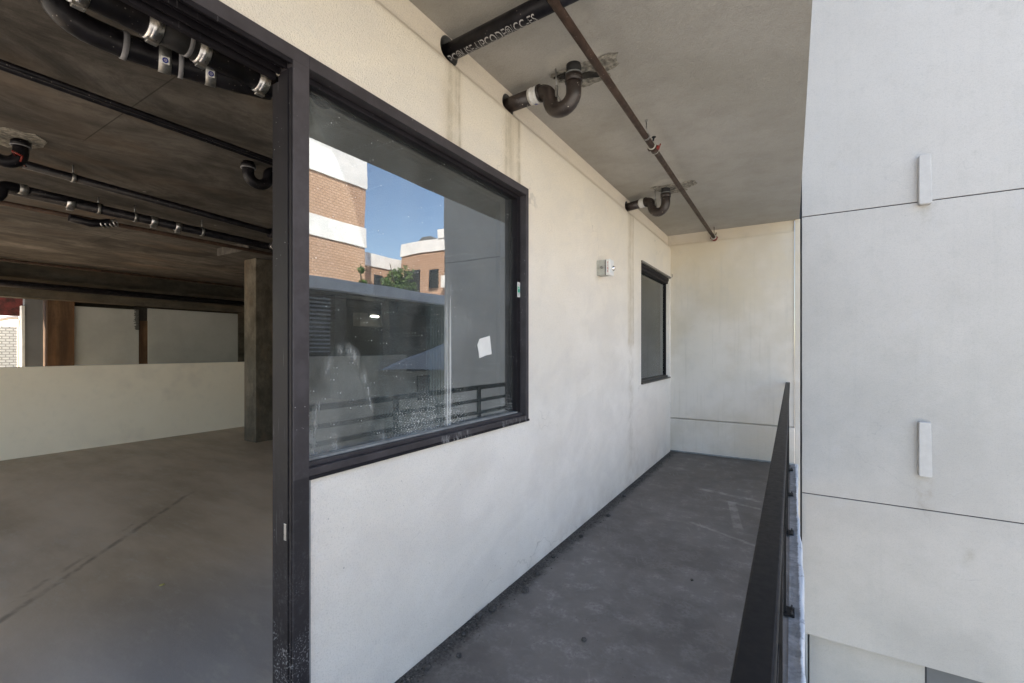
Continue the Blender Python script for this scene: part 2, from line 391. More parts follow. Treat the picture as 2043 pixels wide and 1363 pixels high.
def brickmat(name, c1, c2, mortar, scale, w=.5, h=.25):
    m = M(name, .9, spec=.2)
    b = m.nt.nodes.new('ShaderNodeTexBrick')
    m.nt.links.new(m.vec(m.x + m.y, m.z, 0.0), b.inputs['Vector'])
    for k, v in (('Color1', c1), ('Color2', c2), ('Mortar', mortar)): b.inputs[k].default_value = (*v, 1)
    b.inputs['Scale'].default_value = scale; b.inputs['Mortar Size'].default_value = .04
    b.inputs['Brick Width'].default_value = w; b.inputs['Row Height'].default_value = h
    c = m.mix(m.noise(2, 5).ss(.3, .7) * .3, b.outputs[0], tuple(v * .7 for v in c1))
    m.color(c); m.bump(S(m.nt, b.outputs[1]), -.01)
    return m.mat
MAT['brick'] = brickmat('terracotta_brick', (.56, .36, .25), (.63, .42, .305), (.38, .25, .18), 1.1)
MAT['whitebrick'] = brickmat('white_brick', (.62, .66, .66), (.74, .77, .77), (.36, .38, .38), 4.0, .5, .25)
def emis(name, colr, st):
    mt = bpy.data.materials.new(name); mt.use_nodes = True; nt = mt.node_tree; nt.nodes.clear()
    o = nt.nodes.new('ShaderNodeOutputMaterial'); e = nt.nodes.new('ShaderNodeEmission')
    e.inputs[0].default_value = (*colr, 1); e.inputs[1].default_value = st
    nt.links.new(e.outputs[0], o.inputs[0]); return mt
MAT['lamp'] = emis('lit_lamp_lens', (1, .96, .85), 14)

# ------------------------------------------------------------------ mesh helpers
class MB:
    def __init__(s): s.bm = bmesh.new()
    def box(s, x0, x1, y0, y1, z0, z1, bev=0.0, rot=None):
        if x0 > x1: x0, x1 = x1, x0
        if y0 > y1: y0, y1 = y1, y0
        if z0 > z1: z0, z1 = z1, z0
        r = bmesh.ops.create_cube(s.bm, size=1)
        vs = r['verts']
        for v in vs:
            v.co = Vector((x0 + (v.co.x + .5) * (x1 - x0), y0 + (v.co.y + .5) * (y1 - y0), z0 + (v.co.z + .5) * (z1 - z0)))
        if rot:
            bmesh.ops.rotate(s.bm, verts=vs, cent=rot[0], matrix=Matrix.Rotation(rot[1], 3, rot[2]))
        if bev:
            es = list({e for v in vs for e in v.link_edges})
            bmesh.ops.bevel(s.bm, geom=es, offset=bev, segments=2, affect='EDGES', profile=.5)
        return s
    def tube(s, pts, r, n=24, caps=True):
        pts = [Vector(p) for p in pts]
        rr = r if isinstance(r, (list, tuple)) else [r] * len(pts)
        rings = []; up = None
        for i, p in enumerate(pts):
            if i == 0: t = pts[1] - p
            elif i == len(pts) - 1: t = p - pts[i - 1]
            else: t = (pts[i + 1] - p).normalized() + (p - pts[i - 1]).normalized()
            t.normalize()
            if up is None:
                up = Vector((0, 0, 1)) if abs(t.z) < .9 else Vector((0, 1, 0))
            a = (up - t * up.dot(t)).normalized(); up = a; b = t.cross(a)
            rings.append([s.bm.verts.new(p + (a * math.cos(2 * math.pi * k / n) + b * math.sin(2 * math.pi * k / n)) * rr[i]) for k in range(n)])
        for i in range(len(rings) - 1):
            for k in range(n):
                f = s.bm.faces.new((rings[i][k], rings[i][(k + 1) % n], rings[i + 1][(k + 1) % n], rings[i + 1][k])); f.smooth = True
        if caps:
            s.bm.faces.new(rings[0][::-1]); s.bm.faces.new(rings[-1])
        return s
    def ring(s, p0, p1, r0, r1, n=40):
        """hollow sleeve, inner radius r0, outer r1"""
        p0, p1 = Vector(p0), Vector(p1); t = (p1 - p0).normalized()
        up = Vector((0, 0, 1)) if abs(t.z) < .9 else Vector((0, 1, 0))
        a = (up - t * up.dot(t)).normalized(); b = t.cross(a)
        L = []
        for p, r in ((p0, r0), (p1, r0), (p1, r1), (p0, r1)):
            L.append([s.bm.verts.new(p + (a * math.cos(2 * math.pi * k / n) + b * math.sin(2 * math.pi * k / n)) * r) for k in range(n)])
        for i in range(4):
            for k in range(n):
                f = s.bm.faces.new((L[i][k], L[i][(k + 1) % n], L[(i + 1) % 4][(k + 1) % n], L[(i + 1) % 4][k])); f.smooth = True
        return s
    def prism(s, poly, axis, a, b):
        """poly: 2D outline, extruded along axis from a to b (poly is in the two remaining axes in xyz order)"""
        def P(u, v, w):
            return Vector({'X': (w, u, v), 'Y': (u, w, v), 'Z': (u, v, w)}[axis])
        A = [s.bm.verts.new(P(u, v, a)) for u, v in poly]; B = [s.bm.verts.new(P(u, v, b)) for u, v in poly]
        n = len(poly)
        for i in range(n): s.bm.faces.new((A[i], A[(i + 1) % n], B[(i + 1) % n], B[i]))
        s.bm.faces.new(A[::-1]); s.bm.faces.new(B)
        return s
    def sphere(s, c, r, seg=16, sc_=(1, 1, 1), jit=0.0):
        q = bmesh.ops.create_uvsphere(s.bm, u_segments=seg, v_segments=max(6, seg // 2), radius=1)
        for v in q['verts']:
            j = 1 + random.uniform(-jit, jit)
            v.co = Vector((c[0] + v.co.x * r * sc_[0] * j, c[1] + v.co.y * r * sc_[1] * j, c[2] + v.co.z * r * sc_[2] * j))
            for f in v.link_faces: f.smooth = jit == 0
        return s
    def build(s, name, mat, parent=None, loc=None, bev=0):
        if bev: bmesh.ops.bevel(s.bm, geom=s.bm.edges[:], offset=bev, segments=2, affect='EDGES', profile=.5)
        bmesh.ops.recalc_face_normals(s.bm, faces=s.bm.faces)
        me = bpy.data.meshes.new(name); s.bm.to_mesh(me); s.bm.free()
        o = bpy.data.objects.new(name, me); me.materials.append(MAT[mat] if isinstance(mat, str) else mat)
        col.objects.link(o)
        if parent: o.parent = parent
        if loc: o.location = loc
        return o

def tag(o, label, cat, group=None, kind=None):
    if label: o['label'] = label
    if cat: o['category'] = cat
    if group: o['group'] = group
    if kind: o['kind'] = kind
    return o
def struct(o): o['kind'] = 'structure'; return o
def thing(name, label, cat, loc=(0, 0, 0), rz=0, group=None):
    o = bpy.data.objects.new(name, None); col.objects.link(o); o.location = loc; o.rotation_euler.z = rz
    o.empty_display_size = .1
    return tag(o, label, cat, group)
def copy_tree(o, parent=None):
    c = o.copy(); col.objects.link(c); c.parent = parent
    for ch in list(o.children): copy_tree(ch, c)
    return c
def boolean(target, cutters):
    for cu in cutters:
        md = target.modifiers.new('cut', 'BOOLEAN'); md.object = cu; md.operation = 'DIFFERENCE'; md.solver = 'EXACT'
    dg = bpy.context.evaluated_depsgraph_get()
    me = bpy.data.meshes.new_from_object(target.evaluated_get(dg))
    target.modifiers.clear(); target.data = me
    for cu in cutters: bpy.data.objects.remove(cu)
def text_mesh(s, size, mat, name, parent, place, extrude=.0004, subdiv=False):
    """lettering: place(x, y) -> Vector for every vertex of the flat text"""
    cu = bpy.data.curves.new(name, 'FONT'); cu.body = s; cu.size = size; cu.align_x = 'CENTER'; cu.align_y = 'CENTER'
    cu.resolution_u = 3
    t = bpy.data.objects.new('tmp', cu); col.objects.link(t)
    dg = bpy.context.evaluated_depsgraph_get()
    me = bpy.data.meshes.new_from_object(t.evaluated_get(dg))
    bpy.data.objects.remove(t)
    bm = bmesh.new(); bm.from_mesh(me)
    bmesh.ops.triangulate(bm, faces=bm.faces)
    if subdiv: bmesh.ops.subdivide_edges(bm, edges=bm.edges, cuts=2)
    for v in bm.verts: v.co = place(v.co.x, v.co.y)
    bm.to_mesh(me); bm.free(); me.name = name
    me.materials.clear(); me.materials.append(MAT[mat])
    o = bpy.data.objects.new(name, me); col.objects.link(o)
    if parent: o.parent = parent
    return o

CEIL = 3.18
# ================================================================== BALCONY
struct(MB().box(-1.52, .045, -4, 6.93, -.20, 0).build('floor', 'floor'))
# uneven waterproofed slab edge outside the railing
bm = MB(); prev = None; N = 260
rowsx = [-.005, .03, .043, .052, .055]
grid = []
for i in range(N + 1):
    y = -3 + i * (9.88) / N
    e = .008 * math.sin(y * 2.1) + .004 * math.sin(y * 11 + 1) + random.uniform(-.0018, .0018)
    grid.append([bm.bm.verts.new((x + (e if k >= 2 else 0), y, z)) for k, (x, z) in enumerate(((-.015, .006), (.03, .007), (.046, .016), (.058, .010), (.058, -.21)))])
for i in range(N):
    for k in range(4): bm.bm.faces.new((grid[i][k], grid[i][k + 1], grid[i + 1][k + 1], grid[i + 1][k])).smooth = True
struct(bm.build('kerb', 'ledge'))
struct(MB().box(-1.72, .085, -4, 6.96, CEIL, CEIL + .37).build('ceiling', 'soffit'))

# side wall with openings and sleeve holes
HOLES = [(1.885, 3.105, .074), (2.475, 3.085, .068), (4.955, 3.085, .066)]
prof = [(-1.72, -.2), (-1.52, -.2), (-1.52, 2.985), (-1.523, 3.00), (-1.531, 3.012), (-1.543, 3.025), (-1.555, 3.038), (-1.562, 3.052), (-1.565, 3.07), (-1.566, CEIL), (-1.72, CEIL)]
w = MB().prism(prof, 'Y', -4, 6.95).build('balcony_wall', 'wall')
cut = [MB().box(-2, -1.3, -3.2, 1.02, -.3, 2.577).build('c', 'wall'),
       MB().box(-2, -1.3, 1.019, 2.632, 1.02, 2.577).build('c', 'wall'),
       MB().box(-2, -1.3, 5.36, 6.80, 1.08, 2.555).build('c', 'wall')]
for y, z, r in HOLES: cut.append(MB().tube([(-2, y, z), (-1.3, y, z)], r, 40).build('c', 'wall'))
boolean(w, cut)
tag(w, 'cream stucco wall beside the balcony with drip stains under its pipe holes', 'wall')
for y, z, r in HOLES:
    MB().ring((-1.68, y, z), (-1.567, y, z), r - .004, r, 40).build('pipe_sleeve', 'sleeve', w)
    MB().tube([(-1.70, y, z), (-1.66, y, z)], r, 40).build('sleeve_back', 'voidblack', w)

# end wall with recessed field, L-shaped reveal
bw = thing('end_wall', 'stained beige stucco wall closing the far end of the balcony', 'wall', (-.7, 6.9, 0))
def rel(b, name, mat, parent, bev=0):
    o = b.build(name, mat, parent, None, bev); o.matrix_parent_inverse = Matrix.Translation(-Vector(parent.location)); return o
b = MB(); b.prism([(6.885, .500), (6.90, .488), (6.90, 3.02), (6.91, 3.045), (6.913, 3.075), (6.913, CEIL), (6.99, CEIL), (6.99, .488)][::1], 'X', -1.62, .032)
rel(b, 'upper_wall', 'backwall', bw)
b = MB().box(-1.62, .032, 6.882, 6.99, -3.6, .484, .006); rel(b, 'lower_wall', 'backwall', bw)
b = MB().box(.034, .092, 6.88, 6.99, -3.6, CEIL - .002, .006); rel(b, 'pilaster', 'backwall', bw)
b = MB().box(-1.52, .04, 6.862, 6.882, .002, .022, .004); rel(b, 'base_flashing', 'gasket', bw)

# ---- storefront frame
fr = thing('storefront_frame', 'dark bronze aluminium frame round the big fixed window and the open doorway', 'window frame', (-1.55, 1, 0))
F = -1.500
b = MB().box(F, -1.60, 1.0125, 2.632, 2.527, 2.576, .0015); rel(b, 'head_frame', 'frame', fr)
b = MB().box(F, -1.62, -3.2, 1.0115, 2.527, 2.576, .0015)
rel(b, 'door_head', 'frame', fr)
b = MB()
for x0, x1, z0 in ((-1.503, -1.509, 2.512), (-1.517, -1.524, 2.518), (-1.536, -1.541, 2.505), (-1.556, -1.563, 2.512), (-1.580, -1.586, 2.500), (-1.604, -1.622, 2.490)):
    b.box(x0, x1, -3.2, .948, z0, 2.528)
rel(b, 'door_track', 'framedark', fr)
b = MB().box(F, -1.575, .949, 1.0125, 0, 2.527, .0015); rel(b, 'mullion', 'frame', fr)
b = MB()
b.box(-1.5045, -1.576, .9455, .9488, 0, 2.50)
b.box(-1.5755, -1.598, .953, 1.0, 0, 2.50); b.box(-1.5985, -1.66, .968, 1.0, 0, 2.495)
b.box(-1.522, -1.527, .942, .9454, 0, 2.50)
rel(b, 'door_jamb', 'framedark', fr)
b = MB().box(-1.535, -1.549, .9440, .9454, .815, .875, .0006); rel(b, 'strike_plate', 'steel', fr)
b = MB().box(F, -1.60, 1.0127, 2.632, 1.034, 1.062, .0015); b.box(-1.528, -1.60, 1.0127, 2.60, 1.062, 1.078, .001); rel(b, 'sill_frame', 'frame', fr)
b = MB().box(-1.497, -1.53, 1.0127, 2.64, 1.020, 1.0338, .002); rel(b, 'sill_lip', 'framedark', fr)
b = MB().box(F, -1.60, 2.598, 2.632, 1.0625, 2.5265, .0015); rel(b, 'jamb', 'frame', fr)
b = MB().box(-1.548, -1.60, 2.562, 2.5975, 1.0785, 2.5265, .001); rel(b, 'jamb_stop', 'framedark', fr)
b = MB().box(-1.548, -1.60, 1.0127, 2.5615, 2.502, 2.5265, .001); rel(b, 'head_stop', 'framedark', fr)
b = MB().box(-1.545, -1.58, 1.0130, 2.5615, 1.0785, 1.088, .001); rel(b, 'glazing_bead', 'gasket', fr)
b = MB().box(-1.584, -1.604, .99, 2.58, 1.07, 2.52); rel(b, 'window_pane', 'glass', fr)
b = MB().box(-1.508, -1.53, 1.0127, 1.024, 0, 1.0195, .002); rel(b, 'corner_bead', 'gasket', fr)
b = MB().box(-1.53, -1.66, -3.2, .948, -.02, .012, .003); rel(b, 'threshold', 'frame', fr)

pp = [(2.163, 1.526), (2.186, 1.562), (2.222, 1.570), (2.292, 1.583), (2.312, 1.470), (2.248, 1.462), (2.183, 1.447), (2.178, 1.48)]
tag(MB().prism(pp, 'X', -1.5833, -1.5815).build('paper_scrap', 'white'), 'torn white paper scrap stuck to the large window pane', 'paper')
st = thing('sticker', 'small white and green product sticker on the right side of the window frame', 'sticker', (-1.548, 2.58, 1.9))
def loc(b, name, mat, parent): return b.build(name, mat, parent)
loc(MB().box(.0006, .0014, -.017, .017, -.052, .047), 'paper_backing', 'white', st)
loc(MB().box(.0015, .0020, -.013, .013, -.022, .018), 'green_square', 'green', st)
b = MB(); b.prism([(-.006, .004), (-.009, .008), (0, -.002), (.011, .012), (.009, .015), (0, .004), (-.006, .010)], 'X', .0021, .0026); loc(b, 'tick_mark', 'white', st)
b = MB()
for k in range(3): b.box(.0015, .0019, -.012, .012 - .004 * k, -.030 - .007 * k, -.027 - .007 * k)
loc(b, 'small_print', 'greyband', st)
loc(MB().box(.0015, .0019, -.012, .010, .026, .030).box(.0015, .0019, -.012, .006, .034, .037), 'heading_print', 'greyband', st)

# ---- small far window
w2 = thing('small_window', 'narrow grey window at the far end of the cream wall', 'window', (-1.58, 6.0, 1.08))
def r2(b, n, mt): return rel(b, n, mt, w2)
r2(MB().box(-1.50, -1.56, 5.355, 6.83, 2.532, 2.556, .002), 'head_flashing', 'frame2lip')
r2(MB().box(-1.535, -1.62, 5.362, 6.80, 2.455, 2.531, .001).box(-1.525, -1.53, 5.362, 6.80, 2.49, 2.531), 'head_frame', 'framedark')
r2(MB().box(-1.50, -1.62, 5.362, 6.81, 1.082, 1.10, .001).box(-1.54, -1.62, 5.362, 6.798, 1.1005, 1.125, .001), 'sill', 'frame2')
r2(MB().box(-1.56, -1.62, 5.362, 5.38, 1.1255, 2.4545), 'jamb', 'frame2')
r2(MB().box(-1.56, -1.62, 6.780, 6.797, 1.1255, 2.4545, .001), 'jamb', 'framedark')
r2(MB().box(-1.582, -1.598, 5.37, 6.785, 1.12, 2.46), 'window_pane', 'glass2')
r2(MB().tube([(-1.50, 6.84, 2.55), (-1.485, 6.85, 2.56), (-1.49, 6.86, 2.60)], .006, 8), 'flashing_tail', 'galv')

# ---- fire alarm
al = thing('fire_alarm', 'boxy grey fire alarm sounder with red lettering on the cream wall', 'fire alarm', (-1.52, 3.975, 2.245)); al.scale = (.85, .80, .85)
loc(MB().box(0, .092, -.062, .062, -.082, .082, .006), 'back_box', 'alarmgrey', al)
loc(MB().box(.0925, .0985, -.060, .060, -.080, .080), 'gasket', 'rubber', al)
loc(MB().box(.099, .152, -.066, .066, -.086, .086, .010), 'cover', 'white', al)
for i, ch in enumerate('FIRE'):
    text_mesh(ch, .032, 'redink', 'lettering', al, lambda x, y, i=i: Vector((.126 + x, -.0668, .045 - .030 * i + y)))
loc(MB().sphere((.150, .030, -.005), .030, 16, (.9, 1, 1)), 'strobe_dome', 'chrome', al)
loc(MB().tube([(.06, -.08, .0), (.06, -.062, .0)], .016, 16), 'conduit_plug', 'galv', al)
loc(MB().tube([(.055, .062, -.005), (.055, .10, -.005), (.075, .106, -.005)], [.026, .030, .018], 20), 'side_horn', 'chrome', al)

# ---- sprinkler pipe
sp_ = thing('sprinkler_pipe', 'long thin brown sprinkler pipe under the balcony ceiling', 'sprinkler pipe', (-.905, 3, 3.057))
rel(MB().tube([(-.900, -4, 3.057), (-.902, 1, 3.057), (-.921, 6.90, 3.057)], .0215, 24), 'pipe', 'brownpipe', sp_)
rel(MB().tube([(-.910, 3.50, 3.057), (-.910, 3.59, 3.057)], .029, 24), 'coupling', 'brownpipe', sp_)
rel(MB().ring((-.910, 3.495, 3.057), (-.910, 3.50, 3.057), .02, .0305, 28), 'gasket_ring', 'alarmgrey', sp_)
rel(MB().ring((-.910, 3.59, 3.057), (-.910, 3.595, 3.057), .02, .0305, 28), 'gasket_ring', 'alarmgrey', sp_)
rel(MB().box(-.892, -.868, 3.53, 3.57, 3.045, 3.068, .004).tube([(-.87, 3.56, 3.056), (-.86, 3.56, 3.085)], .005, 8), 'bolt_lug', 'red', sp_)
rel(MB().box(-.952, -.935, 3.53, 3.57, 3.047, 3.066, .004), 'bolt_lug', 'brownpipe', sp_)
rel(MB().tube([(-.905, 3.33, 3.07), (-.905, 3.33, CEIL)], .0045, 10).tube([(-.905, 3.33, CEIL - .012), (-.905, 3.33, CEIL)], .009, 10)
    .ring((-.905, 3.32, 3.057), (-.905, 3.34, 3.057), .0215, .024), 'hanger_rod', 'galv', sp_)
rel(MB().tube([(-.890, 3.46, 3.075), (-.885, 3.46, 3.10)], .006, 10).tube([(-.885, 3.46, 3.10), (-.885, 3.46, 3.104)], .016, 16), 'drain_button', 'rubber', sp_)
rel(MB().tube([(-.921, 6.80, 3.057), (-.921, 6.89, 3.057)], .038, 24).box(-.97, -.872, 6.82, 6.85, 3.048, 3.066, .004).box(-.93, -.912, 6.82, 6.85, 3.01, 3.104, .004), 'end_coupling', 'red', sp_)
rel(MB().ring((-.921, 6.790, 3.057), (-.921, 6.799, 3.057), .02, .036, 28), 'gasket_ring', 'alarmgrey', sp_)
rel(MB().tube([(-.905, 6.72, 3.07), (-.905, 6.72, CEIL)], .0045, 10).tube([(-.89, 6.77, 3.075), (-.885, 6.77, 3.11)], .006, 10), 'hanger_rod', 'rubber', sp_)

# ---- printed straight drain pipe
dp = thing('drain_pipe', 'straight black drain pipe with grey printed lettering leaving the wall above the window', 'drain pipe', (-1.52, 1.875, 3.088), R(-2.0))
PR = .0435
loc(MB().tube([(-.15, 0, 0), (.90, 0, .012)], PR, 40), 'pipe', 'pipeblack', dp)
bend = [(.90, 0, .012)] + [(.90 + .09 * math.sin(R(a)), 0, .012 + .09 * (1 - math.cos(R(a)))) for a in range(10, 91, 10)]
loc(MB().tube(bend, PR, 32), 'elbow', 'pipeblack', dp)
def wrap(x, y):
    s_ = x * .66 + .235      # angle below: from straight down towards +Y
    th = R(0) - y / (PR + .0004)
    rr = PR + .0006
    return Vector((s_, math.sin(th) * rr, -math.cos(th) * rr + .012 * (s_ + .15) / 1.05))
text_mesh('PC\u00aeUSE-UPCODE\u00aeICC-ES', .070, 'print', 'lettering', dp, wrap, subdiv=True)

# ---- two traps
def make_trap(label, loc_, rz, group):
    t = thing('drain_trap', label, 'drain trap', loc_, rz, group)
    r = .045
    loc(MB().tube([(-.12, 0, 0), (.125, 0, 0)], r, 32), 'stub_pipe', 'trapiron', t)
    loc(MB().ring((.122, 0, 0), (.185, 0, 0), r - .004, r + .003, 36).ring((.135, 0, 0), (.145, 0, 0), r, r + .006, 36).ring((.165, 0, 0), (.175, 0, 0), r, r + .006, 36), 'clamp_band', 'white', t)
    o = loc(MB().tube([(.150, .022, -.0425), (.150, .0222, -.0431)], .011, 20), 'maker_mark', 'blue', t)
    o.data.transform(Matrix.Translation((.004, -.0035, -.0045)))
    pts = [(.18, 0, 0), (.20, 0, 0)]
    for a in range(15, 91, 15): pts.append((.20 + .065 * math.sin(R(a)), 0, -.065 * (1 - math.cos(R(a)))))
    for a in range(15, 181, 15): pts.append((.345 - .08 * math.cos(R(a)), 0, -.065 - .08 * math.sin(R(a))))
    pts += [(.425, 0, -.03), (.425, 0, .012)]
    loc(MB().tube(pts, r, 32), 'trap_bend', 'trapiron', t)
    loc(MB().tube([(.425, 0, -.012), (.425, 0, .03)], r + .007, 32), 'hub', 'trapiron', t)
    loc(MB().tube([(.186, 0, 0), (.20, 0, 0)], r + .007, 32), 'collar', 'trapiron', t)
    loc(MB().ring((.425, 0, .031), (.425, 0, .039), r - .01, r + .006, 36), 'seal_ring', 'gasket', t)
    loc(MB().tube([(.425, 0, .039), (.425, 0, .105)], r - .001, 32), 'riser', 'rubber', t)
    loc(MB().tube([(.325, -.03, -.02), (.320, -.03, .105)], .005, 10).box(.318, .334, -.036, -.024, -.075, -.01, .002).tube([(.33, -.03, -.07), (.345, -.01, -.10)], .004, 8), 'hanger_rod', 'galv', t)
    return t
t1 = make_trap('larger speckled black drain trap hanging from the broken patch in the ceiling', (-1.52, 2.482, 3.088), R(-3), None)
t2 = copy_tree(t1); t2.location = (-1.52, 4.955, 3.088); t2.rotation_euler.z = R(-17)
t2['label'] = 'smaller looking black drain trap under the ceiling just past the fire alarm'
for o in (t1, t2): o['group'] = 'drain traps under the balcony ceiling'
# ragged hole patches in the soffit
def patch(name, label, cx, cy, rx, ry, seed):
    random.seed(seed); b = MB()
    rings = []
    for k, (f, z) in enumerate(((1.0, CEIL - .001), (.86, CEIL - .010), (.62, CEIL - .004), (.30, CEIL - .012), (.02, CEIL - .006))):
        ring = []
        for i in range(36):
            a = 2 * math.pi * i / 36
            q = f * (1 + .22 * math.sin(3 * a + seed) + .12 * math.sin(7 * a) + random.uniform(-.08, .08))
            ring.append(b.bm.verts.new((cx + math.cos(a) * rx * q, cy + math.sin(a) * ry * q, z + random.uniform(-.006, .0))))
        rings.append(ring)
    for j in range(len(rings) - 1):
        for i in range(36): b.bm.faces.new((rings[j][i], rings[j][(i + 1) % 36], rings[j + 1][(i + 1) % 36], rings[j + 1][i]))
    b.bm.faces.new(rings[-1])
    return tag(b.build(name, 'plaster'), label, 'ceiling patch')
pa = patch('broken_plaster', 'rough broken plaster patch with a dark crack around the first drain trap', -1.05, 2.56, .19, .115, 3)
b = MB(); q = []
random.seed(5)
for i in range(28):
    a = 2 * math.pi * i / 28
    q.append((-1.09 + math.cos(a) * .13 * (1 + random.uniform(-.2, .2)), 2.545 + math.sin(a) * .035 * (1 + random.uniform(-.3, .3)) + .05 * math.sin((math.cos(a)) * 1.5)))
b.prism(q, 'Z', CEIL - .022, CEIL - .012); b.build('crack_cavity', 'voidblack', pa)
patch('plaster_patch', 'smoother grey oval plaster patch around the farther drain trap', -1.03, 4.86, .20, .15, 9)
random.seed(11)

# ---- railing
rg = thing('balcony_railing', 'black steel balcony railing with a flat top rail running into the distance', 'railing', (-.043, 3, 0))
rel(MB().box(-.0675, -.0185, -1.0, 6.80, 1.028, 1.076, .004), 'top_rail', 'rail', rg)
for z in (.90, .76, .62, .48, .34, .20):
    rel(MB().box(-.050, -.036, -1.0, 6.86, z - .02, z + .02, .002), 'rail_bar', 'rail', rg)
for y in (-.6, .6, 1.8, 3.0, 4.30, 5.43, 6.54):
    p = rel(MB().box(-.060, -.026, y - .02, y + .02, .012, 1.0275, .002), 'post', 'rail', rg)
    q = MB().box(-.092, .014, y - .055, y + .055, .0105, .0175, .002).build('base_plate', 'rail', p)
    for dx_ in (-.075, .001):
        for dy_ in (-.036, .036): MB().tube([(dx_, y + dy_, .0175), (dx_, y + dy_, .027), (dx_, y + dy_, .0272), (dx_, y + dy_, .038)], [.008, .008, .004, .004], 8).build('anchor_bolt', 'iron', p)
MB().box(-.0675, -.045, 6.80, 6.88, 1.032, 1.07, .003).build('wall_bracket', 'rail', rg).matrix_parent_inverse = Matrix.Translation(-Vector(rg.location))

# ---- cable in the gap
pts = [(.102 + .004 * math.sin(z * 2.3) + .003 * math.sin(z * 7), 6.905 + .004 * math.sin(z * 3), z) for z in [3.175 - i * .1 for i in range(42)]]
tag(MB().tube(pts, .0085, 10).build('cable', 'rubber'), 'thin black cable dangling in the gap between the two buildings', 'cable')
pts = [(.122 + .006 * math.sin(z * 1.7 + 1), 6.93, z) for z in [3.17 - i * .1 for i in range(22)]]

# ---- grit along the wall foot and pebbles
b = MB()
for i in range(2600):
    y = random.uniform(1.0, 6.7); x = -1.515 + abs(random.gauss(0, .030)); r = random.uniform(.0015, .0060)
    if random.random() < .25: x += random.uniform(0, .06)
    q = bmesh.ops.create_icosphere(b.bm, subdivisions=1, radius=r)
    for v in q['verts']: v.co = Vector((x + v.co.x, y + v.co.y * random.uniform(.8, 1.4), .001 + r * .4 + v.co.z * .6))
tag(b.build('grit', 'grit'), 'fine dark grit collected where the cream wall meets the floor', 'grit', kind='stuff')
PB = [(-1.44, 2.64, .013), (-1.47, 2.53, .011), (-1.40, 2.42, .016), (-1.462, 2.14, .015), (-1.485, 2.05, .013), (-1.47, 1.88, .009), (-1.38, 1.735, .010), (-1.455, 1.59, .011), (-.91, 2.17, .009), (-1.43, 3.35, .013), (-1.40, 3.9, .013), (-1.45, 4.5, .014), (-.55, 3.1, .007), (-1.46, 2.92, .012), (-1.25, 1.36, .009)]
for x, y, r in PB:
    r *= 1.35
    o = MB().sphere((0, 0, 0), r, 10, (1, 1.2, .7), .16).build('pebble', 'pebble', None, (x, y, r * .5))
    tag(o, 'small dark pebble lying on the balcony floor', 'pebble', 'pebbles on the balcony floor')
tag(MB().sphere((0, 0, 0), .012, 8, (1, 1.3, .3), .1).build('wood_chip', 'chip', None, (-3.401, 1.264, .004)), 'tiny yellow chip lying on the concrete floor inside the room', 'chip')

# ================================================================== NEIGHBOURING BUILDING
nb = thing('neighbour_building', 'tall pale grey stucco building beyond the railing with two horizontal joints', 'building', (1.5, 8, -3.6))
NY = 6.95
zs = [-2.17, -.358, 3.213, 7.0, 16.0]
for i in range(len(zs) - 1):
    rel(MB().box(.113, 2.74, NY, NY + 9, zs[i] + (.006 if i else 0), zs[i + 1] - .006, .003), 'wall_panel', 'neigh', nb)
rel(MB().box(.118, 2.735, NY + .014, NY + 8.9, -2.1, 15.9), 'panel_joint', 'joint', nb)
rel(MB().box(.0925, .1125, NY + .03, NY + 1, -3.6, 13.4), 'gap_filler', 'joint', nb)
rel(MB().box(.20, 1.346, NY + .20, NY + 8.8, -3.6, -2.168), 'lower_wall', 'neigh', nb)
rel(MB().box(1.346, 1.366, NY + .21, NY + 8.7, -3.6, -2.168), 'corner_joint', 'joint', nb)
rel(MB().box(1.366, 2.70, NY + .22, NY + 8.7, -3.6, -2.168), 'lower_panel', 'slate', nb)
for z0, z1 in ((3.165, 3.735), (.035, .665)):
    rel(MB().prism([(1.245, z0 + .012), (1.258, z0), (1.352, z0), (1.362, z0 + .01), (1.352, z1 - .004), (1.342, z1), (1.256, z1), (1.245, z1 - .010)], 'Y', NY - .070, NY + .012), 'vent_cover', 'ventwhite', nb, .009)

# ================================================================== ROOM
RC = 3.10
struct(MB().box(-16, -1.52, -4, 9, -.2, 0).build('room_floor', 'roomfloor'))
struct(MB().box(-12.6, -1.725, -4, 9, RC, 3.5).build('room_ceiling', 'roomceil'))
b = MB().box(-1.722, -1.727, -9, 9, 2.60, RC)
tag(MB().box(-9.16, -9.04, -4, 4.86, 0, 1.255, .004).build('partition_wall', 'partition'), 'low cream half-height wall across the dim room', 'low wall')
cl = thing('concrete_column', 'stained bare concrete column at the end of the low cream wall', 'column', (-7.5, 4.3, 0))
rel(MB().box(-7.65, -7.30, 3.98, 4.75, 0, 2.968, .012), 'shaft', 'column', cl)
rel(MB().box(-7.72, -6.80, 3.60, 5.3, 2.97, RC - .001, .01), 'drop_panel', 'roomceil', cl)
# far side
fw = thing('far_wall', 'grey boarded far wall with rust brown posts seen over the low wall', 'wall', (-12.2, 4, 0))
rel(MB().box(-12.15, -12.02, 3.00, 4.045, 0, 2.352), 'board_panel', 'greyboard', fw)
rel(MB().box(-12.15, -12.02, 4.21, 6.10, 0, 2.40), 'board_panel', 'greyboard', fw)
rel(MB().box(-12.5, -12.4, 2.62, 9, 0, 2.62), 'backing', 'darkbeam', fw)
rel(MB().box(-12.20, -12.04, 4.02, 4.23, 0, 2.12), 'brown_stud', 'brown', fw)
rel(MB().box(-12.20, -12.06, 4.0, 4.23, 2.12, 2.42), 'dark_stud_top', 'voidblack', fw)
b = MB()
random.seed(3)
for i in range(26): 
    z = 1.92 + i * .018; b.box(-12.02, -12.008, 4.00 - random.uniform(0, .05), 4.06, z, z + .012)
rel(b, 'torn_edge', 'voidblack', fw)
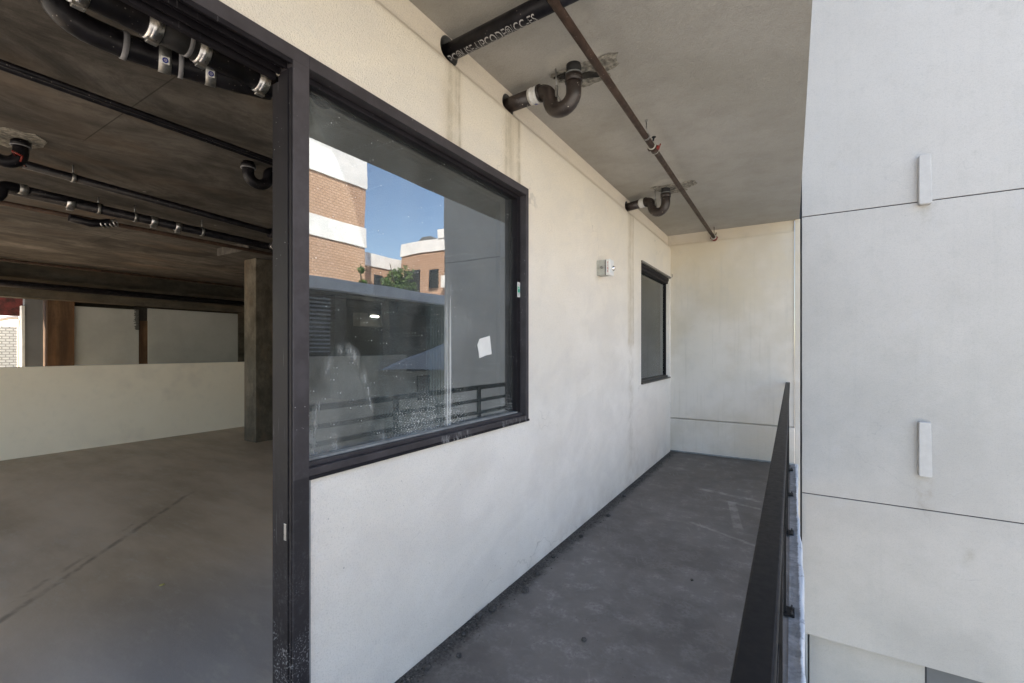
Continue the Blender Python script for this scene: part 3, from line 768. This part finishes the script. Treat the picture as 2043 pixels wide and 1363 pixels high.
rel(MB().box(-12.35, -11.95, 2.62, 2.995, 0, 2.60), 'rusty_column', 'brown', fw)
rel(MB().box(-12.3, -12.0, 6.11, 9.0, 0, 2.6), 'end_panel', 'darkbeam', fw)
tag(MB().box(-12.05, -11.75, -4, 9, 2.43, 2.78).build('edge_beam', 'darkbeam'), 'dark concrete beam along the top of the far wall', 'beam')
tag(MB().box(-12.6, -12.06, -4, 9, 2.6, 3.099).build('upper_beam', 'darkbeam'), 'deep dark concrete beam behind the far pipes', 'beam')
pn = thing('grey_door', 'slate grey door panel with a white edge beside the rusty column', 'door', (-12.1, 2.45, 0))
rel(MB().box(-12.14, -12.02, 2.335, 2.575, 0, 2.52), 'panel', 'slate', pn)
rel(MB().box(-12.14, -12.0, 2.295, 2.333, 0, 2.30), 'white_edge', 'white', pn)
# bright yard beyond
tag(MB().box(-16.2, -15.9, -2, 9, -.2, 2.05).build('white_brick_wall', 'whitebrick'), 'bright white painted brick wall outside past the rusty column', 'brick wall')
cp = tag(MB().tube([(-14.4, 1.9, 1.95), (-14.4, 2.55, 2.18), (-14.4, 2.70, 2.20)], .045, 16).build('white_pipe', 'white'), 'slanting white pipe outside the far opening', 'pipe')
tag(MB().box(-14.5, -14.42, 2.70, 2.78, -.1, 2.16).build('white_post', 'partition'), 'slim cream post outside the far opening', 'post')
tag(MB().box(-13.9, -13.7, -1, 4.2, 2.20, 2.62).build('red_beam', 'darkred'), 'dark red steel beam above the bright far opening', 'beam')

# room side walls and shell
tag(MB().box(-12.6, -1.73, 8.8, 9, 0, RC).build('room_end_wall', 'plain'), 'plain dim wall at the far end of the room', 'wall')

# pipes inside
def bandset(parent, pts, r, mat='steel', w_=.05):
    for (x, y, z) in pts:
        rel(MB().ring((x, y - w_ / 2, z), (x, y + w_ / 2, z), r - .004, r + .004, 36)
            .ring((x, y - w_ * .22, z), (x, y + w_ * .22, z), r, r + .008, 36)
            .box(x - .014, x + .014, y - w_ * .4, y + w_ * .4, z - r - .022, z - r + .002, .003), 'clamp_band', mat, parent)
g1 = thing('waste_pipe', 'thick glossy black waste pipe with shiny clamps just inside the doorway head', 'waste pipe', (-2.43, 1, 2.95))
pr_ = .058
rel(MB().tube([(-2.43, -3, 2.955), (-2.43, 4.4, 2.945)], pr_, 40), 'pipe', 'pipeblack', g1)
bandset(g1, [(-2.43, .865, 2.95), (-2.43, 1.345, 2.948), (-2.43, .62, 2.95)], pr_ + .004, w_=.055)
rel(MB().ring((-2.43, .995, 2.95), (-2.43, 1.013, 2.95), pr_, pr_ + .005, 36), 'grey_strap', 'greyband', g1)
bandset(g1, [(-2.43, 1.06, 2.95)], pr_ + .006, w_=.05)
rel(MB().tube([(-2.43, .88, 2.95), (-2.43, 1.05, 2.95)], pr_ + .003, 40), 'coupling', 'rubber', g1)
g2 = thing('waste_branch', 'curved black waste branch with grey bands joining the thick pipe', 'waste pipe', (-2.6, 1, 2.92))
pts = [(-2.70, .60, 3.12), (-2.70, .61, 3.05)]
for a in range(15, 91, 15): pts.append((-2.70 + .004 * a / 15, .61 + .13 * (1 - math.cos(R(a))), 3.03 - .10 * math.sin(R(a))))
pts += [(-2.66, .86, 2.925), (-2.60, 1.05, 2.925), (-2.52, 1.27, 2.935), (-2.46, 1.42, 2.945)]
rel(MB().tube(pts, pr_, 36), 'pipe', 'pipeblack', g2)
def obliq(y, w_, r0, r1, mat, name):
    i = max(k for k in range(len(pts)) if pts[k][1] <= y); a, c_ = Vector(pts[i]), Vector(pts[i + 1])
    t = (c_ - a).normalized(); p = a + t * ((y - a.y) / t.y)
    rel(MB().ring(p - t * w_ / 2, p + t * w_ / 2, r0, r1, 36), name, mat, g2); return p, t
for y, w_, mt in ((.84, .022, 'greyband'), (.985, .05, 'galv'), (1.045, .02, 'greyband'), (1.16, .045, 'galv')):
    p, t = obliq(y, w_, pr_, pr_ + .005, mt, 'grey_strap' if mt == 'greyband' else 'clamp_band')
    if mt == 'galv':
        # white square maker's sticker with blue ring, facing the doorway
        n_ = Vector((.80, -.35, -.48)); n_ = (n_ - t * n_.dot(t)).normalized(); u_ = t.cross(n_)
        base = p + n_ * (pr_ + .006)
        def sq(h, off, mat_, nm):
            b = MB(); vs = [b.bm.verts.new(base + n_ * off + t * a * h + u_ * c_ * h) for a, c_ in ((-1, -1), (1, -1), (1, 1), (-1, 1))]; b.bm.faces.new(vs)
            r_ = bmesh.ops.extrude_face_region(b.bm, geom=b.bm.faces[:]); 
            for v in [g for g in r_['geom'] if isinstance(g, bmesh.types.BMVert)]: v.co += n_ * .001
            return rel(b, nm, mat_, g2)
        sq(.016, .0, 'white', 'sticker')
        rel(MB().ring(base + n_ * .0012, base + n_ * .002, .006, .012, 24).ring(base + n_ * .0012, base + n_ * .002, .0015, .004, 12), 'ring_mark', 'blue', g2)

def long_pipe(name, label, a, c_, r, mat='pipeblack', hang=(), bands=(), cat='pipe', group='pipes under the room ceiling'):
    a, c_ = Vector(a), Vector(c_); mid = a.lerp(c_, .5)
    t = thing(name, label, cat, mid, 0, group)
    rel(MB().tube([a, c_], r, 20), 'pipe', mat, t)
    for y in hang:
        p = a.lerp(c_, (y - a.y) / (c_.y - a.y))
        rel(MB().tube([(p.x, p.y, p.z + r), (p.x, p.y, RC + .002)], .006, 8).ring((p.x, p.y - .014, p.z), (p.x, p.y + .014, p.z), r, r + .006), 'hanger_rod', 'galv', t)
    for y in bands:
        p = a.lerp(c_, (y - a.y) / (c_.y - a.y))
        rel(MB().ring((p.x, p.y - .03, p.z), (p.x, p.y + .03, p.z), r, r + .007).box(p.x - .02, p.x + .02, p.y - .025, p.y + .025, p.z - r - .03, p.z - r, .003), 'clamp_band', 'steel', t)
    return t
long_pipe('conduit_pipe', 'thin black pipe, front one of the close pair nearest the doorway', (-3.52, -4, 3.002), (-3.52, 8, 3.002), .017)
long_pipe('conduit_pipe', 'thin black pipe, rear one of the close pair nearest the doorway', (-3.585, -4, 3.01), (-3.585, 8, 3.01), .021)
def sl(x, y0, z0, y1, z1, ya, yb):
    f = (z1 - z0) / (y1 - y0); return (x, ya, z0 + f * (ya - y0)), (x, yb, z0 + f * (yb - y0))
a, c_ = sl(-5.3, 1.08, 3.0, 3.1, 2.90, 1.02, 5.2)
long_pipe('waste_pipe', 'black sloping waste pipe running away from the left drain trap', a, c_, .034, hang=(1.32,), bands=(), cat='waste pipe')
a, c_ = sl(-6.2, 1.14, 2.99, 3.7, 2.93, .9, 6.5)
long_pipe('waste_pipe', 'deeper black waste pipe with several shiny couplings along it', a, c_, .048, hang=(1.74, 2.05, 2.72), bands=(1.52, 2.22, 2.46), cat='waste pipe')
a, c_ = sl(-6.42, 1.2, 2.90, 3.7, 2.88, .2, 6.5)
long_pipe('sprinkler_line', 'dark red-brown sprinkler pipe below the coupled waste pipe', a, c_, .024, 'brownpipe', bands=(), cat='sprinkler pipe')
el = thing('pipe_elbow', 'black angled fitting with bright rings below the coupled pipe', 'pipe fitting', (-6.3, 1.8, 2.85))
rel(MB().tube([(-6.35, 1.55, 2.86), (-6.35, 1.72, 2.84), (-6.25, 1.86, 2.87)], .04, 16), 'elbow', 'pipeblack', el)
b = MB()
for k in range(4): b.ring((-6.30 + .02 * k, 1.80 + .03 * k, 2.845 + .008 * k), (-6.292 + .02 * k, 1.808 + .03 * k, 2.848 + .008 * k), .03, .043, 20)
rel(b, 'bright_ring', 'steel', el)
long_pipe('sprinkler_line', 'thin dark pipe crossing high above the low cream wall', (-8.95, -3.9, 2.70), (-8.95, 8.5, 2.69), .020, 'brownpipe', hang=(), cat='sprinkler pipe')
long_pipe('waste_pipe', 'long black pipe in front of the dark beam at the back of the room', (-11.55, -4, 2.66), (-11.55, 8.5, 2.62), .06, hang=(), cat='waste pipe')
# bundle of fittings in the ceiling corner by the column
fb = thing('pipe_fitting', 'cluster of black fittings with a shiny strap beside the door post', 'pipe fitting', (-5.4, 3.2, 2.9))
rel(MB().tube([(-5.3, 3.05, 2.89), (-5.3, 3.5, 2.885)], .055, 20).tube([(-5.3, 3.2, 2.89), (-5.3, 3.2, RC)], .045, 20), 'tee', 'pipeblack', fb)
rel(MB().tube([(-5.3, 3.16, 2.80), (-5.5, 3.2, 2.78), (-5.6, 3.3, 2.82)], .04, 16), 'elbow', 'pipeblack', fb)
rel(MB().ring((-5.45, 3.2, 2.785), (-5.47, 3.2, 2.785), .04, .047), 'strap', 'steel', fb)

# room traps
def room_trap(label, loc_, rz, down=.14):
    t = thing('drain_trap', label, 'drain trap', loc_, rz, 'drain traps under the room ceiling')
    r = .045
    pts = [(0, 0, 0), (0, 0, -down + .06)]
    for a in range(15, 181, 15): pts.append((.08 - .08 * math.cos(R(a)), 0, -down - .08 * math.sin(R(a)) + .06))
    pts += [(.16, 0, -down + .08)]
    for a in range(15, 91, 15): pts.append((.16 + .06 * (1 - math.cos(R(a))), 0, -down + .08 + .06 * math.sin(R(a)) * .7))
    pts += [(.30, 0, -down + .122)]
    loc(MB().tube(pts, r, 24), 'trap_bend', 'pipeblack', t)
    loc(MB().tube([(0, 0, -.05), (0, 0, -.02)], r + .012, 28), 'hub', 'pipeblack', t)
    loc(MB().ring((0, 0, -.056), (0, 0, -.051), r, r + .014, 28), 'seal_ring', 'greyband', t)
    loc(MB().ring((.27, 0, -down + .122), (.33, 0, -down + .122), r - .004, r + .004, 28), 'clamp_band', 'galv', t)
    loc(MB().tube([(.30, 0, -down + .122), (.9, 0, -down + .122)], r - .008, 24), 'stub_pipe', 'pipeblack', t)
    return t
room_trap('small black drain trap hanging alone near the door post inside the room', (-3.95, 2.09, RC), R(78), .15)
rt = room_trap('dark drain trap with a red bracket under a pale ceiling patch at the left', (-5.0, .95, RC), R(-105), .17)
loc(MB().tube([(-.02, -.10, -.17), (.0, .02, -.175), (-.02, .16, -.17), (.03, .17, -.15), (.02, .02, -.14)], .007, 8), 'red_bracket', 'red', rt)
rt2 = room_trap('dark rounded drain trap cut off by the left edge, in front of the coupled pipe', (-6.1, .88, RC), R(97), .22)
b = MB(); random.seed(21)
b.prism([(-5.0 + math.cos(a * .35) * .22 * random.uniform(.8, 1.2), .93 + math.sin(a * .35) * .16 * random.uniform(.8, 1.2)) for a in range(18)], 'Z', RC - .006, RC + .02)
tag(b.build('ceiling_patch', 'plaster'), 'pale grout patch on the room ceiling above the left trap', 'ceiling patch')

# ================================================================== OUR BUILDING ABOVE
ob = thing('upper_storeys', 'upper storeys of the building above the balcony', 'building', (-6, 0, 3.6))
rel(MB().box(-13, .083, -4, 6.94, 3.552, 17.5), 'wall', 'neigh', ob)  # unseen mass, put in to keep sun and sky off the balcony

# ================================================================== OUTSIDE (seen in the window)
struct(MB().box(-400, 400, -400, 400, -3.9, -3.6).build('ground', 'ground'))
gs = thing('parking_structure', 'open parking structure with a grey parapet mirrored in the large window', 'parking structure', (12, 15, -3.6))
def gsb(b, n, mt): return rel(b, n, mt, gs)
gsb(MB().box(9.0, 9.35, 2, 30, 3.36, 3.72, .01), 'parapet', 'parapet')
gsb(MB().box(9.36, 22, 2, 30, 3.30, 3.50), 'roof_deck', 'garagedark')
gsb(MB().box(9.4, 22, 2, 30, -.3, 0), 'floor_deck', 'garagedark')
gsb(MB().box(13.0, 13.3, 2, 30, 0, 3.3), 'inner_wall', 'garagedark')
gsb(MB().box(9.1, 9.3, 2, 12.3, -3.6, 1.28, .01), 'guard_wall', 'guard')
gsb(MB().box(9.2, 9.4, 12.32, 30, -3.6, .62), 'lower_wall', 'guard')
gsb(MB().box(9.15, 9.19, 12.9, 13.6, -.5, .45), 'opening', 'voidblack')
for y in (9.55, 11.9, 16.5, 21):
    gsb(MB().box(9.6, 10.0, y, y + .4, 0, 3.3), 'pillar', 'garagedark')
gsb(MB().prism([(10.9, .78), (15.6, .60), (15.6, 2.05), (14.4, 1.75)], 'X', 8.75, 9.05), 'ramp_wall', 'ramp')
gsb(MB().box(10.4, 10.8, 11.2, 12.4, 2.35, 2.85), 'lit_beam', 'guard')
lv = MB()
for i in range(14): lv.box(9.2, 9.26, 6.5, 9.1, 1.42 + i * .125, 1.47 + i * .125)
gsb(lv, 'louvre', 'louvre')
lp = thing('wall_lamp', 'lit white wall lamp mirrored in the dark part of the large window', 'lamp', (9.95, 11.45, 2.72))
loc(MB().box(-.05, .1, -.16, .16, -.04, .10, .01), 'housing', 'lampmetal', lp)
loc(MB().box(-.14, -.02, -.15, .15, -.035, .015, .008), 'lens', 'lamp', lp)

def slab_building(name, label, x0, x1, y0, y1, ztop, bands):
    t = thing(name, label, 'building', ((x0 + x1) / 2, (y0 + y1) / 2, -3.6), 0, 'brick buildings across the street')
    rel(MB().box(x0, x1, y0, y1, -3.6, ztop - .02), 'wall', 'brick', t)
    for z0, z1 in bands: rel(MB().box(x0 - .12, x1 + .12, y0 - .12, y1 + .12, z0, z1, .02), 'white_band', 'sillwhite', t)
    return t
slab_building('brick_building', 'tall sunlit brick block with two white bands mirrored at the left of the window', 30, 44, 5, 28.0, 18.5, ((16.1, 18.7), (10.8, 12.6), (5.6, 7.3)))
b2 = slab_building('brick_building', 'low sunlit brick wing with white coping mirrored in the middle of the window', 33, 50, 28.15, 40, 11.1, ((9.9, 11.25),))
b3 = slab_building('brick_building', 'brick block with balconies and a stepped white roofline mirrored beside the grey wall', 18, 31.6, 34.2, 48, 12.3, ((11.25, 12.45),))
rel(MB().box(18.2, 26.6, 34.0, 46, 12.46, 13.3), 'white_band', 'sillwhite', b3)
rel(MB().prism([(27.5, 12.46), (30.6, 12.46), (29.6, 13.1), (28.4, 13.1)], 'Y', 35, 38), 'roof_house', 'slate', b3)
for (bx, by_, bz, w_, h_, face) in ((32.9, 29.2, 8.4, .7, 1.2, 'x'), (32.9, 31.6, 8.2, 1.1, 1.5, 'x')):
    rel(MB().box(32.86, 32.94, by_, by_ + w_, bz - .6, bz - .6 + h_), 'window', 'darkglass', b2)
for x0, x1, z0, z1 in ((29.0, 31.0, 6.2, 9.6), (26.7, 27.8, 7.6, 9.4), (24.4, 25.8, 8.6, 10.6)):
    rel(MB().box(x0, x1, 34.0, 34.16, z0, z1), 'window', 'darkglass', b3)
rel(MB().box(25.6, 28.2, 33.2, 34.18, 5.8, 6.6), 'balcony_ledge', 'sillwhite', b3)
rel(MB().box(24.2, 25.4, 33.0, 34.18, 7.4, 8.5), 'balcony_ledge', 'sillwhite', b3)
b = MB()
for i in range(12): b.box(28.9 + i * .19, 28.93 + i * .19, 33.3, 33.33, 6.2, 7.3)
b.box(28.8, 31.1, 33.28, 33.34, 7.3, 7.36)
rel(b, 'balcony_rail', 'rail', b3)
rel(MB().box(21.0, 24.0, 32.2, 34.1, -3.6, 12.6), 'stair_tower', 'brick', b3)

def tree(x, y, h, r, label, seed):
    random.seed(seed)
    t = thing('street_tree', label, 'tree', (x, y, -3.6), 0, 'trees across the street')
    tk = MB().tube([(0, 0, 0), (.1, .05, h * .35), (0, .1, h * .65), (.1, 0, h * .9)], [.22, .17, .11, .04], 10)
    for k in range(9):
        a = k * 2.4; z = h * (.4 + .05 * k)
        tk.tube([(0, 0, z), (math.cos(a) * r * .5, math.sin(a) * r * .5, z + h * .12), (math.cos(a) * r * .85, math.sin(a) * r * .85, z + h * .2)], [.07, .045, .015], 6)
    loc(tk, 'trunk', 'bark', t)
    b = MB()
    cl_ = []
    for _ in range(34):
        q = Vector((random.gauss(0, 1), random.gauss(0, 1), random.gauss(0, 1))).normalized() * random.uniform(.2, 1.0)
        cl_.append((q.x * r * .85, q.y * r * .85, h * .78 + q.z * h * .17, random.uniform(.3, .5) * r))
    for cx_, cy_, cz_, cr_ in cl_:
        for _ in range(190):
            d = Vector((random.gauss(0, 1), random.gauss(0, 1), random.gauss(0, 1))).normalized() * cr_ * random.uniform(.4, 1)
            c0 = Vector((cx_, cy_, cz_)) + d
            u = Vector((random.gauss(0, 1), random.gauss(0, 1), random.gauss(0, 1))).normalized() * .13
            v = u.cross(Vector((random.gauss(0, 1), random.gauss(0, 1), random.gauss(0, 1)))).normalized() * .08
            b.bm.faces.new([b.bm.verts.new(c0 + u), b.bm.verts.new(c0 + v), b.bm.verts.new(c0 - u), b.bm.verts.new(c0 - v)])
    loc(b, 'crown', 'leaf', t)
tree(27.0, 29.0, 13.1, 1.75, 'leafy green tree mirrored in front of the brick wing', 4)
tree(28.2, 26.2, 12.6, .7, 'slim green tree top beside the leafy one in the mirror image', 8)

# ================================================================== CAMERA, LIGHT
cam = bpy.data.cameras.new('camera'); co = bpy.data.objects.new('camera', cam); col.objects.link(co)
cam.sensor_width = 36; cam.lens = 36 * 900 / 2043
cam.shift_x = 0; cam.shift_y = 15.5 / 2043
cam.clip_start = .02; cam.clip_end = 2000
co.location = (0, 0, 1.5); co.rotation_euler = (R(90), 0, R(31.8))
sc.camera = co

w_ = bpy.data.worlds.new('World'); sc.world = w_; w_.use_nodes = True
nt = w_.node_tree; nt.nodes.clear()
o = nt.nodes.new('ShaderNodeOutputWorld'); bg = nt.nodes.new('ShaderNodeBackground'); sk = nt.nodes.new('ShaderNodeTexSky')
sk.sky_type = 'NISHITA'; sk.sun_disc = False
SD = Vector((-.60, -.66, .85)).normalized()      # towards the sun
el_ = math.asin(SD.z); az = math.atan2(SD.x, SD.y)
sk.sun_elevation = el_; sk.sun_rotation = az
sk.air_density = 1.0; sk.dust_density = .6; sk.ozone_density = 2.2
bg.inputs[1].default_value = .13
nt.links.new(sk.outputs[0], bg.inputs[0]); nt.links.new(bg.outputs[0], o.inputs[0])
sl_ = bpy.data.lights.new('sun', 'SUN'); sl_.energy = 4.8; sl_.angle = R(.55); sl_.color = (1, .95, .86)
so = bpy.data.objects.new('sun', sl_); col.objects.link(so)
so.rotation_euler = (-SD).to_track_quat('-Z', 'Y').to_euler()

vs_ = sc.view_settings
vs_.view_transform = 'Standard'; vs_.look = 'None'; vs_.exposure = 2.14; vs_.gamma = 1.0; vs_.use_curve_mapping = False
vs_.use_white_balance = True; vs_.white_balance_temperature = 7150; vs_.white_balance_tint = 12
sc.render.engine = 'CYCLES'
sc.cycles.max_bounces = 12; sc.cycles.diffuse_bounces = 8; sc.cycles.glossy_bounces = 6; sc.cycles.transparent_max_bounces = 12
